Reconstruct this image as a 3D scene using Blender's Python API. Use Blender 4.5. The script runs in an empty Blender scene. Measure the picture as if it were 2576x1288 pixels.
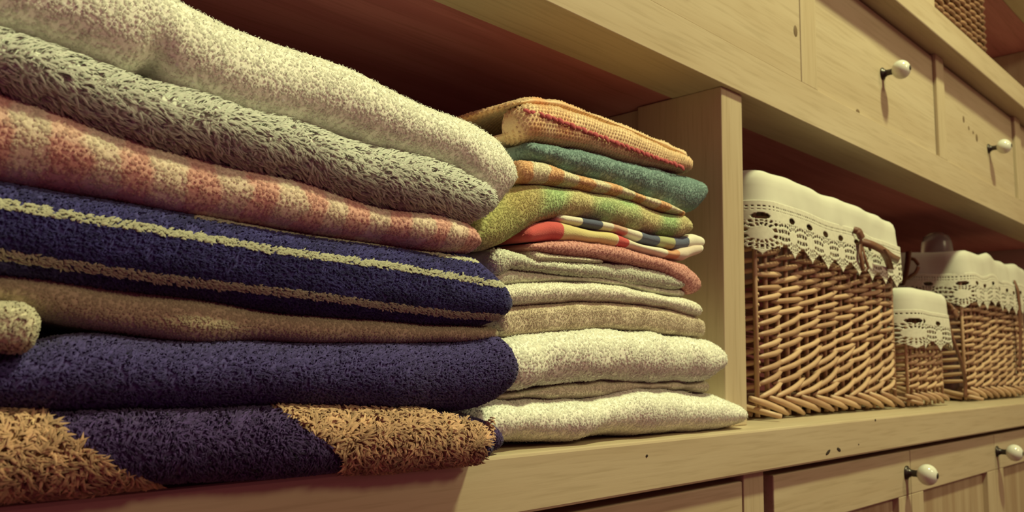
import bpy, bmesh, math, random
import numpy as np
from mathutils import Matrix, Vector

# ------------------------------------------------------------------ camera, world, light, exposure
scene = bpy.context.scene
COL = scene.collection
IMG_W, IMG_H, FPX = 2576, 1288, 2020.34
YAW, PITCH, ROLL = 0.774582, 0.12375, 0.0187333
CAM = np.array([0.0, -0.40, 0.0626])
_f = np.array([math.sin(YAW) * math.cos(PITCH), math.cos(YAW) * math.cos(PITCH), math.sin(PITCH)])
_r0 = np.array([math.cos(YAW), -math.sin(YAW), 0.0])
_u0 = np.cross(_r0, _f)
_r = _r0 * math.cos(ROLL) + _u0 * math.sin(ROLL)
_u = np.cross(_r, _f)
camd = bpy.data.cameras.new('camera')
cam = bpy.data.objects.new('camera', camd)
COL.objects.link(cam)
cam.matrix_world = Matrix(((_r[0], _u[0], -_f[0], CAM[0]), (_r[1], _u[1], -_f[1], CAM[1]),
                           (_r[2], _u[2], -_f[2], CAM[2]), (0, 0, 0, 1)))
camd.sensor_fit = 'HORIZONTAL'
camd.sensor_width = 36
camd.lens = FPX / IMG_W * 36
camd.clip_start = 0.01
camd.dof.use_dof = True
camd.dof.focus_distance = 0.50
camd.dof.aperture_fstop = 15
scene.camera = cam

world = bpy.data.worlds.new('world')
scene.world = world
world.use_nodes = True
bg = world.node_tree.nodes['Background']
bg.inputs[0].default_value = (1.0, 0.17, 0.40, 1)
bg.inputs[1].default_value = 0.16

ld = bpy.data.lights.new('ceiling_lamp', 'AREA')
ld.shape = 'DISK'
ld.size = 0.16
ld.energy = 36
ld.color = (0.95, 1.0, 0.50)
lamp = bpy.data.objects.new('ceiling_lamp', ld)
COL.objects.link(lamp)
lamp.location = (0.98, -0.82, 1.82)
lamp.rotation_euler = (Vector((0.5, 0.0, 0.2)) - lamp.location).to_track_quat('-Z', 'Y').to_euler()

l2 = bpy.data.lights.new('room_lamp', 'AREA')      # second, softer lamp further back in the room
l2.shape = 'DISK'
l2.size = 0.5
l2.energy = 14.5
l2.color = (1.0, 0.88, 0.47)
lamp2 = bpy.data.objects.new('room_lamp', l2)
COL.objects.link(lamp2)
lamp2.location = (1.25, -2.2, 1.45)
lamp2.rotation_euler = (Vector((0.6, 0.0, 0.2)) - lamp2.location).to_track_quat('-Z', 'Y').to_euler()

scene.view_settings.view_transform = 'Standard'
scene.view_settings.look = 'None'
scene.view_settings.exposure = 0.16
scene.view_settings.gamma = 1.0
scene.view_settings.use_curve_mapping = False

rng = np.random.default_rng(7)
random.seed(7)


def ray(x, y):
    v = _f * FPX + _r * (x - IMG_W / 2) + _u * (IMG_H / 2 - y)
    return v / v[1]


def at(x, y, Y):
    """point of the plane y = Y seen at a pixel of the photograph"""
    return CAM + ray(x, y) * (Y - CAM[1])


def proj(P):
    d = P - CAM
    w = d @ _f
    return IMG_W / 2 + FPX * (d @ _r) / w, IMG_H / 2 - FPX * (d @ _u) / w


# ------------------------------------------------------------------ helpers
def tag(o, label=None, cat=None, group=None, kind=None):
    if label: o['label'] = label
    if cat: o['category'] = cat
    if group: o['group'] = group
    if kind: o['kind'] = kind
    return o


def empty(name, loc):
    o = bpy.data.objects.new(name, None)
    o.empty_display_size = 0.05
    o.location = loc
    COL.objects.link(o)
    return o


def set_parent(o, p):
    """parent without moving o; p and its parents are only translated"""
    loc = Vector((0, 0, 0))
    q = p
    while q is not None:
        loc += q.location
        if q.parent is not None:
            loc += q.matrix_parent_inverse.to_translation()
        q = q.parent
    o.parent = p
    o.matrix_parent_inverse = Matrix.Translation(-loc)


def mesh_np(name, V, F4=None, F3=None, cols=None, smooth=True, nrm=None):
    """mesh from numpy arrays of vertices, quads and triangles"""
    me = bpy.data.meshes.new(name)
    n4 = 0 if F4 is None else len(F4)
    n3 = 0 if F3 is None else len(F3)
    me.vertices.add(len(V))
    me.vertices.foreach_set('co', np.asarray(V, np.float32).ravel())
    li = []
    if n4: li.append(np.asarray(F4, np.int32).ravel())
    if n3: li.append(np.asarray(F3, np.int32).ravel())
    li = np.concatenate(li)
    me.loops.add(len(li))
    me.loops.foreach_set('vertex_index', li)
    me.polygons.add(n4 + n3)
    st = np.concatenate([np.arange(n4) * 4, n4 * 4 + np.arange(n3) * 3]).astype(np.int32)
    me.polygons.foreach_set('loop_start', st)
    me.polygons.foreach_set('use_smooth', np.full(n4 + n3, smooth))
    if cols is not None:
        a = me.color_attributes.new('Col', 'FLOAT_COLOR', 'POINT')
        c = np.ones((len(V), 4), np.float32)
        c[:, :3] = cols
        a.data.foreach_set('color', c.ravel())
    me.update(calc_edges=True)
    me.validate()
    if nrm is not None:
        me.normals_split_custom_set_from_vertices(nrm)
    return me


def link(name, me, mat, parent=None, origin=None):
    if origin is not None:
        me.transform(Matrix.Translation(-Vector(origin)))
    o = bpy.data.objects.new(name, me)
    if origin is not None:
        o.location = origin
    COL.objects.link(o)
    for m in (mat if isinstance(mat, (list, tuple)) else [mat]):
        me.materials.append(m)
    if parent is not None:
        set_parent(o, parent)
    return o


def bm_obj(name, bm, mat, parent=None, origin=None, smooth=False):
    me = bpy.data.meshes.new(name)
    bm.to_mesh(me)
    bm.free()
    if smooth:
        for p in me.polygons: p.use_smooth = True
    return link(name, me, mat, parent, origin)


def add_box(bm, x0, x1, y0, y1, z0, z1, bevel=0.0):
    r = bmesh.ops.create_cube(bm, size=1)
    vs = r['verts']
    for v in vs:
        v.co = Vector(((x0 + x1) / 2 + v.co.x * (x1 - x0), (y0 + y1) / 2 + v.co.y * (y1 - y0), (z0 + z1) / 2 + v.co.z * (z1 - z0)))
    if bevel:
        es = list({e for v in vs for e in v.link_edges})
        bmesh.ops.bevel(bm, geom=es, offset=bevel, segments=2, affect='EDGES', profile=0.5)


def box(name, x0, x1, y0, y1, z0, z1, mat, parent=None, bevel=0.0015):
    bm = bmesh.new()
    add_box(bm, x0, x1, y0, y1, z0, z1, bevel)
    org = ((x0 + x1) / 2, (y0 + y1) / 2, z0)
    return bm_obj(name, bm, mat, parent, org)


def lathe(bm, prof, seg=20, axis='y', c=(0, 0, 0), mat=0):
    """prof: list of (radius, distance along axis)"""
    rings = []
    for r, d in prof:
        ring = []
        for k in range(seg):
            a = 2 * math.pi * k / seg
            p = {'y': (r * math.cos(a), d, r * math.sin(a)), 'z': (r * math.cos(a), r * math.sin(a), d)}[axis]
            ring.append(bm.verts.new((c[0] + p[0], c[1] + p[1], c[2] + p[2])))
        rings.append(ring)
    for a, b in zip(rings[:-1], rings[1:]):
        for k in range(seg):
            f = bm.faces.new((a[k], a[(k + 1) % seg], b[(k + 1) % seg], b[k]))
            f.material_index = mat
            f.smooth = True
    for ring in (rings[0], rings[-1]):
        f = bm.faces.new(ring)
        f.material_index = mat
    bmesh.ops.recalc_face_normals(bm, faces=bm.faces[:])


def tube_np(P, R, sides=6, up=(0, 0, 1), closed_ends=True):
    """tube through points P with radii R -> verts, quads, tris"""
    P = np.asarray(P, float)
    n = len(P)
    R = np.full(n, R) if np.isscalar(R) else np.asarray(R)
    T = np.gradient(P, axis=0)
    T /= np.linalg.norm(T, axis=1)[:, None] + 1e-12
    up = np.asarray(up, float)
    A = np.cross(T, up)
    bad = np.linalg.norm(A, axis=1) < 1e-3
    A[bad] = np.cross(T[bad], np.array([0.3, 1, 0.2]))
    A /= np.linalg.norm(A, axis=1)[:, None]
    B = np.cross(A, T)
    th = np.arange(sides) * 2 * np.pi / sides
    V = P[:, None] + R[:, None, None] * (A[:, None] * np.cos(th)[None, :, None] + B[:, None] * np.sin(th)[None, :, None])
    V = V.reshape(-1, 3)
    Q = []
    for i in range(n - 1):
        for k in range(sides):
            k2 = (k + 1) % sides
            Q.append((i * sides + k, (i + 1) * sides + k, (i + 1) * sides + k2, i * sides + k2))
    Tt = []
    if closed_ends:
        V = np.vstack([V, P[:1], P[-1:]])
        a, b = len(V) - 2, len(V) - 1
        for k in range(sides):
            k2 = (k + 1) % sides
            Tt.append((a, k, k2))
            Tt.append((b, (n - 1) * sides + k2, (n - 1) * sides + k))
    return V, np.array(Q), np.array(Tt)


def fnoise(P, scale, seed, oct=10):
    """smooth noise: sum of sines of random direction, about -1..1"""
    g = np.random.default_rng(seed)
    o = np.zeros(len(P))
    for k in range(oct):
        d = g.normal(size=3)
        d *= g.uniform(0.5, 1.6) / np.linalg.norm(d) * scale * 2 * np.pi
        o += np.sin(P @ d + g.uniform(0, 6.28))
    return o / math.sqrt(oct) * 0.8


# ------------------------------------------------------------------ materials
def nodes(name):
    m = bpy.data.materials.new(name)
    m.use_nodes = True
    nt = m.node_tree
    return m, nt, nt.nodes['Principled BSDF']


def N(nt, t, **kw):
    n = nt.nodes.new(t)
    for k, v in kw.items():
        setattr(n, k, v)
    return n


def wood(name, base, dark, vertical=False, rough=0.5, pore=0.25):
    m, nt, b = nodes(name)
    tc = N(nt, 'ShaderNodeTexCoord')
    oi = N(nt, 'ShaderNodeObjectInfo')
    ad = N(nt, 'ShaderNodeVectorMath', operation='ADD')
    mp = N(nt, 'ShaderNodeMapping')
    s = (14, 14, 1.2) if vertical else (1.2, 14, 14)
    mp.inputs['Scale'].default_value = s
    nt.links.new(tc.outputs['Object'], ad.inputs[0])
    nt.links.new(oi.outputs['Random'], ad.inputs[1])
    nt.links.new(ad.outputs[0], mp.inputs[0])
    n1 = N(nt, 'ShaderNodeTexNoise')
    n1.inputs['Scale'].default_value = 2.2
    n1.inputs['Detail'].default_value = 6
    n1.inputs['Distortion'].default_value = 0.6
    nt.links.new(mp.outputs[0], n1.inputs[0])
    mp2 = N(nt, 'ShaderNodeMapping')
    mp2.inputs['Scale'].default_value = (300, 300, 14) if vertical else (14, 300, 300)
    nt.links.new(ad.outputs[0], mp2.inputs[0])
    n2 = N(nt, 'ShaderNodeTexNoise')
    n2.inputs['Scale'].default_value = 1.0
    n2.inputs['Detail'].default_value = 3
    nt.links.new(mp2.outputs[0], n2.inputs[0])
    rp = N(nt, 'ShaderNodeValToRGB')
    rp.color_ramp.elements[0].position = 0.33
    rp.color_ramp.elements[0].color = (*dark, 1)
    rp.color_ramp.elements[1].position = 0.66
    rp.color_ramp.elements[1].color = (*base, 1)
    nt.links.new(n1.outputs[0], rp.inputs[0])
    r2 = N(nt, 'ShaderNodeValToRGB')
    r2.color_ramp.elements[0].position = 0.32
    r2.color_ramp.elements[0].color = (1 - pore, 1 - pore * 1.1, 1 - pore * 1.3, 1)
    r2.color_ramp.elements[1].position = 0.5
    r2.color_ramp.elements[1].color = (1, 1, 1, 1)
    nt.links.new(n2.outputs[0], r2.inputs[0])
    mx = N(nt, 'ShaderNodeMix', data_type='RGBA', blend_type='MULTIPLY')
    mx.inputs[0].default_value = 1.0
    nt.links.new(rp.outputs[0], mx.inputs[6])
    nt.links.new(r2.outputs[0], mx.inputs[7])
    nt.links.new(mx.outputs[2], b.inputs['Base Color'])
    b.inputs['Roughness'].default_value = rough
    b.inputs['Specular IOR Level'].default_value = 0.3
    bp = N(nt, 'ShaderNodeBump')
    bp.inputs['Strength'].default_value = 0.08
    bp.inputs['Distance'].default_value = 0.001
    nt.links.new(n2.outputs[0], bp.inputs['Height'])
    nt.links.new(bp.outputs[0], b.inputs['Normal'])
    return m


def plain(name, col, rough=0.5, metal=0.0, spec=0.5, noise=0.0, scale=60):
    m, nt, b = nodes(name)
    b.inputs['Roughness'].default_value = rough
    b.inputs['Metallic'].default_value = metal
    b.inputs['Specular IOR Level'].default_value = spec
    if noise:
        tc = N(nt, 'ShaderNodeTexCoord')
        n1 = N(nt, 'ShaderNodeTexNoise')
        n1.inputs['Scale'].default_value = scale
        n1.inputs['Detail'].default_value = 4
        nt.links.new(tc.outputs['Object'], n1.inputs[0])
        rp = N(nt, 'ShaderNodeValToRGB')
        rp.color_ramp.elements[0].position = 0.3
        rp.color_ramp.elements[0].color = tuple(c * (1 - noise) for c in col) + (1,)
        rp.color_ramp.elements[1].position = 0.7
        rp.color_ramp.elements[1].color = tuple(min(1, c * (1 + noise * 0.3)) for c in col) + (1,)
        nt.links.new(n1.outputs[0], rp.inputs[0])
        nt.links.new(rp.outputs[0], b.inputs['Base Color'])
    else:
        b.inputs['Base Color'].default_value = (*col, 1)
    return m


def cloth(name, sheen=0.25, bump=0.0, bscale=900):
    m, nt, b = nodes(name)
    a = N(nt, 'ShaderNodeAttribute', attribute_name='Col')
    nt.links.new(a.outputs['Color'], b.inputs['Base Color'])
    b.inputs['Roughness'].default_value = 0.95
    b.inputs['Specular IOR Level'].default_value = 0.1
    b.inputs['Sheen Weight'].default_value = sheen
    b.inputs['Sheen Roughness'].default_value = 0.6
    if bump:
        tc = N(nt, 'ShaderNodeTexCoord')
        n1 = N(nt, 'ShaderNodeTexNoise')
        n1.inputs['Scale'].default_value = bscale
        n1.inputs['Detail'].default_value = 2
        nt.links.new(tc.outputs['Object'], n1.inputs[0])
        bp = N(nt, 'ShaderNodeBump')
        bp.inputs['Strength'].default_value = bump
        bp.inputs['Distance'].default_value = 0.001
        nt.links.new(n1.outputs[0], bp.inputs['Height'])
        nt.links.new(bp.outputs[0], b.inputs['Normal'])
    return m


def pile_mat(name, tr=0.3):
    m = cloth(name, 0.15)
    nt = m.node_tree
    b = nt.nodes['Principled BSDF']
    a = [n for n in nt.nodes if n.type == 'ATTRIBUTE'][0]
    t = N(nt, 'ShaderNodeBsdfTranslucent')
    nt.links.new(a.outputs['Color'], t.inputs['Color'])
    mx = N(nt, 'ShaderNodeMixShader')
    mx.inputs[0].default_value = tr
    nt.links.new(b.outputs[0], mx.inputs[1])
    nt.links.new(t.outputs[0], mx.inputs[2])
    nt.links.new(mx.outputs[0], nt.nodes['Material Output'].inputs['Surface'])
    return m


def wicker_mat(name, c1, c2):
    m, nt, b = nodes(name)
    oi = N(nt, 'ShaderNodeObjectInfo')
    tc = N(nt, 'ShaderNodeTexCoord')
    n1 = N(nt, 'ShaderNodeTexNoise')
    n1.inputs['Scale'].default_value = 45
    n1.inputs['Detail'].default_value = 3
    nt.links.new(tc.outputs['Object'], n1.inputs[0])
    ma = N(nt, 'ShaderNodeMath', operation='MULTIPLY_ADD')
    nt.links.new(oi.outputs['Random'], ma.inputs[0])
    ma.inputs[1].default_value = 0.6
    mb = N(nt, 'ShaderNodeMath', operation='MULTIPLY')
    nt.links.new(n1.outputs[0], mb.inputs[0])
    mb.inputs[1].default_value = 0.55
    nt.links.new(mb.outputs[0], ma.inputs[2])
    rp = N(nt, 'ShaderNodeValToRGB')
    rp.color_ramp.elements[0].position = 0.1
    rp.color_ramp.elements[0].color = (*c1, 1)
    rp.color_ramp.elements[1].position = 0.9
    rp.color_ramp.elements[1].color = (*c2, 1)
    nt.links.new(ma.outputs[0], rp.inputs[0])
    nt.links.new(rp.outputs[0], b.inputs['Base Color'])
    b.inputs['Roughness'].default_value = 0.45
    b.inputs['Specular IOR Level'].default_value = 0.4
    return m


M_WOODH = wood('beech_wood_along', (0.54, 0.445, 0.315), (0.485, 0.385, 0.26), pore=0.12)
M_WOODV = wood('beech_wood_upright', (0.55, 0.455, 0.315), (0.49, 0.39, 0.26), vertical=True, pore=0.12)
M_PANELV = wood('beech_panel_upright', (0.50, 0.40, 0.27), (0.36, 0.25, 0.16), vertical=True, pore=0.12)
M_BOARD = wood('shade_tinted_board', (0.50, 0.185, 0.20), (0.40, 0.13, 0.145), pore=0.15)  # interior boards: shade of the recesses put into a darker, redder colour
M_DARK = plain('dent_dark', (0.03, 0.015, 0.01), 0.9)
M_KNOT = plain('knot_brown', (0.16, 0.10, 0.05), 0.7)
M_CERAMIC = plain('white_ceramic', (0.75, 0.77, 0.68), 0.12, 0, 0.6)
M_STEM = plain('dark_metal_stem', (0.06, 0.05, 0.045), 0.35, 0.7)
M_TERRY = cloth('terry_cotton', 0.2, 0.5, 500)
M_PILE = pile_mat('terry_loops', 0.3)
M_COTTON = cloth('woven_cotton', 0.2, 0.35, 1200)
M_WICKER = wicker_mat('willow_rods', (0.34, 0.19, 0.12), (0.62, 0.42, 0.27))
M_WICKER_DARK = wicker_mat('dark_willow_rods', (0.16, 0.08, 0.045), (0.34, 0.19, 0.11))
M_LINER = plain('white_liner_cotton', (0.64, 0.63, 0.55), 0.9, 0, 0.1, 0.06, 30)
M_LACE = plain('ecru_lace', (0.70, 0.68, 0.58), 0.9, 0, 0.1, 0.12, 250)
M_RIBBON = plain('brown_satin_ribbon', (0.20, 0.09, 0.055), 0.4, 0, 0.5, 0.2, 80)
M_WALL = plain('plaster_wall', (0.55, 0.45, 0.36), 0.9, 0, 0.2, 0.08, 5)
M_FLOOR = wood('bounce_tint_floor', (0.15, 0.06, 0.045), (0.10, 0.035, 0.03))  # unseen floor, coloured dark red to tint the light it bounces

# ------------------------------------------------------------------ the room and the furniture
UB, UT = 0.331, 0.3765        # upper rail, bottom and top
LB, LT = 0.541, 0.584         # top shelf lip, bottom and top
XL, XR = -0.45, 2.15
DEPTH = 0.40
LIPY = -0.026
fl = box('floor', -1.2, 3.0, -2.2, 0.46, -0.96, -0.92, M_FLOOR, bevel=0)
tag(fl, kind='structure')
wb = box('wall_back', -1.2, 3.0, 0.42, 0.46, -0.92, 2.4, M_WALL, bevel=0)
tag(wb, kind='structure')
wr = box('wall_right', 2.16, 2.20, -2.2, 0.42, -0.92, 2.4, M_WALL, bevel=0)
tag(wr, kind='structure')

# worktop (the shelf that carries everything)
wt = empty('worktop', (0.85, 0.19, -0.0385))
tag(wt, 'long beech shelf board with a thick front edge, carrying towels and baskets', 'shelf')
bm = bmesh.new()
add_box(bm, XL, XR, LIPY, DEPTH, -0.0385, 0.0, 0.0022)
bm_obj('board', bm, M_WOODH, wt)
for (px, py, rx, rz, rot) in ((2083, 1138, .0062, .0019, .35), (2110, 1131, .0052, .0020, -.3), (1627, 1147, .0016, .0011, .2), (2202, 1057, .0020, .0013, 0), (2160, 1118, .0012, .0008, 0)):
    p = at(px, py, LIPY)
    bm = bmesh.new()
    bmesh.ops.create_uvsphere(bm, u_segments=10, v_segments=6, radius=1)
    bmesh.ops.scale(bm, vec=(rx, 0.0006, rz), verts=bm.verts)
    bmesh.ops.rotate(bm, matrix=Matrix.Rotation(-rot, 3, 'Y'), verts=bm.verts)
    bmesh.ops.translate(bm, vec=(p[0], LIPY, p[2]), verts=bm.verts)
    bm_obj('dent', bm, M_DARK, wt, smooth=True)


def make_knob(name, loc, parent, s=1.0):
    """porcelain ball on a dark metal stem, pointing to -y"""
    bm = bmesh.new()
    lathe(bm, [(0.0085 * s, 0.0), (0.0085 * s, -0.0015 * s), (0.006 * s, -0.003 * s), (0.0042 * s, -0.006 * s), (0.004 * s, -0.012 * s), (0.006 * s, -0.015 * s)], 16, 'y', mat=1)
    pr = []
    for k in range(13):
        a = math.pi * (0.12 + 0.80 * k / 12)
        pr.append((0.0128 * s * math.sin(a), -0.0245 * s - 0.0118 * s * -math.cos(a) * 1.0))
    pr = [(r, -0.0245 * s + 0.0118 * s * math.cos(math.pi * (0.12 + 0.80 * k / 12))) for k, (r, _) in enumerate(pr)]
    lathe(bm, pr, 24, 'y', mat=0)
    lathe(bm, [(0.0034 * s, -0.0345 * s), (0.0034 * s, -0.0364 * s), (0.002 * s, -0.0368 * s)], 12, 'y', mat=1)
    o = bm_obj(name, bm, [M_CERAMIC, M_STEM])
    for p in o.data.polygons: p.use_smooth = True
    o.location = loc
    set_parent(o, parent)
    return o


# upper cabinet: rail, stiles, drawers, underside, back
uc = empty('upper_cabinet', (0.85, 0.19, UB))
tag(uc, 'beech upper cabinet row of wide drawers above the open shelf', 'cabinet')
box('bottom_rail', XL, XR, 0.0, 0.063, UB, UT, M_WOODH, uc, 0.0006)
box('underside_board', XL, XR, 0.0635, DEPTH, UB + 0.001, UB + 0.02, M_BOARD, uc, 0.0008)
STILES = [(0.846, 0.886), (1.303, 1.338), (1.742, 1.78), (0.385, 0.425)]
for a, b in STILES:
    box('stile', a, b, 0.0, 0.02, UT - 0.0005, LB, M_WOODV, uc, 0.001)
DR = [(XL + .4, 0.3835, None, 0), (0.4265, 0.8445, (0.628, 0.4655), 0.0004), (0.8875, 1.3015, (1.098, 0.4545), 0.005), (1.3395, 1.7385, (1.577, 0.444), 0.005), (1.7815, 2.12, None, 0.005)]
for a, b, kn, rec in DR:
    d = box('drawer', a, b, rec, rec + 0.02, UT + (0.0002 if rec < 0.001 else 0.0012), LB - 0.004, M_WOODH, uc, 0.0003 if rec < 0.001 else 0.0012)
    if kn:
        make_knob('knob', (kn[0], rec, kn[1]), d, 1.0)
# knots in the drawer fronts
dr = [c for c in uc.children if c.name.startswith('drawer')]


def knot(di, rec, pts):
    for (px, py, rx, rz) in pts:
        p = at(px, py, rec)
        bm = bmesh.new()
        bmesh.ops.create_uvsphere(bm, u_segments=10, v_segments=6, radius=1)
        bmesh.ops.scale(bm, vec=(rx, 0.0004, rz), verts=bm.verts)
        bmesh.ops.translate(bm, vec=(p[0], rec, p[2]), verts=bm.verts)
        bm_obj('wood_knot', bm, M_KNOT, dr[di], smooth=True)


knot(1, 0.0004, [(2001, 78, .005, .007), (1776, 139, .001, .001)])
knot(2, 0.005, [(2158, 281, .006, .0035)])
knot(3, 0.005, [(2424, 300, .005, .006), (2437, 322, .004, .004), (2448, 333, .004, .003), (2457, 347, .006, .007)])
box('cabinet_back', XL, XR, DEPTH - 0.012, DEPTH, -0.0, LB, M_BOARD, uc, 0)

# top shelf with its lip and the bay above
ts = empty('top_shelf', (0.85, 0.19, LB))
tag(ts, 'beech top shelf board with overhanging front edge above the drawers', 'shelf')
box('shelf_board', XL, XR, LIPY, DEPTH, LB, LT, M_WOODH, ts, 0.002)
box('shelf_post', 1.215, 1.272, -0.012, 0.10, LT, LT + 0.215, M_WOODV, ts, 0.0015)
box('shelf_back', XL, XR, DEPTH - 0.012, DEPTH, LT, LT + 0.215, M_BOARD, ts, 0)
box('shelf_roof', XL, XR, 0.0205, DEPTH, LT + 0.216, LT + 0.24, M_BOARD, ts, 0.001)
box('roof_rail', XL, XR, -0.012, 0.020, LT + 0.215, LT + 0.255, M_WOODH, ts, 0.0015)
box('side_panel', 2.13, XR, -0.012, DEPTH - 0.012, LT, LT + 0.215, M_WOODV, ts, 0.001)

# the upright between the two bays
dv = empty('divider', (0.699, 0.2, 0))
tag(dv, 'upright beech divider between the towel bay and the basket bay', 'divider')
box('post', 0.681, 0.7205, 0.005, 0.107, 0.0, UB, M_WOODV, dv, 0.0012)
box('divider_panel', 0.690, 0.7175, 0.1075, DEPTH - 0.012, 0.0, UB, M_WOODV, dv, 0.0005)

# lower cabinet
lc = empty('lower_cabinet', (0.85, 0.19, -0.92))
tag(lc, 'beech base cabinet with panelled doors under the shelf board', 'cabinet')
box('carcass_stile', 0.6755, 0.7120, -0.0155, 0.03, -0.90, -0.0385, M_WOODV, lc, 0.001)
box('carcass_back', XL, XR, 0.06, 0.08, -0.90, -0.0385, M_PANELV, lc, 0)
box('plinth', XL, XR, 0.03, 0.06, -0.92, -0.90, M_WOODH, lc, 0)


def door(x0, x1, kx, zk=-0.0775, z0=-0.66, z1=-0.0505, w=0.042, tr=0.0535, y=-0.016):
    k = (0.4 + y) / 0.4
    x0, x1, w = x0 * k, x1 * k, w * k
    if kx: kx *= k
    z1, zk = CAM[2] + (z1 - CAM[2]) * k, CAM[2] + (zk - CAM[2]) * k
    d = empty('door', ((x0 + x1) / 2, y + 0.011, z0))
    set_parent(d, lc)
    box('door_rail', x0, x1, y, y + 0.022, z1 - tr, z1, M_WOODH, d, 0.0012)
    box('door_rail', x0, x1, y, y + 0.022, z0, z0 + tr, M_WOODH, d, 0.0012)
    box('door_stile', x0, x0 + w, y + 0.0002, y + 0.022, z0 + tr, z1 - tr, M_WOODV, d, 0.0008)
    box('door_stile', x1 - w, x1, y + 0.0002, y + 0.022, z0 + tr, z1 - tr, M_WOODV, d, 0.0008)
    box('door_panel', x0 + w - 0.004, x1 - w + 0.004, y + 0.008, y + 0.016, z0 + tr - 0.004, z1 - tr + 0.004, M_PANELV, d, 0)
    if kx:
        make_knob('knob', (kx, y, zk), d)


door(0.335, 0.700, None)
door(0.7605, 1.1265, 1.112)
door(1.1285, 1.497, None)
door(1.499, 1.868, 1.509)
door(1.870, 2.13, None)

# ------------------------------------------------------------------ towels
def smooth1(a, k):
    w = np.exp(-0.5 * (np.arange(-3 * k, 3 * k + 1) / max(k, 1e-6)) ** 2)
    w /= w.sum()
    return np.convolve(np.pad(a, 3 * k, mode='edge'), w, 'valid')


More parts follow.
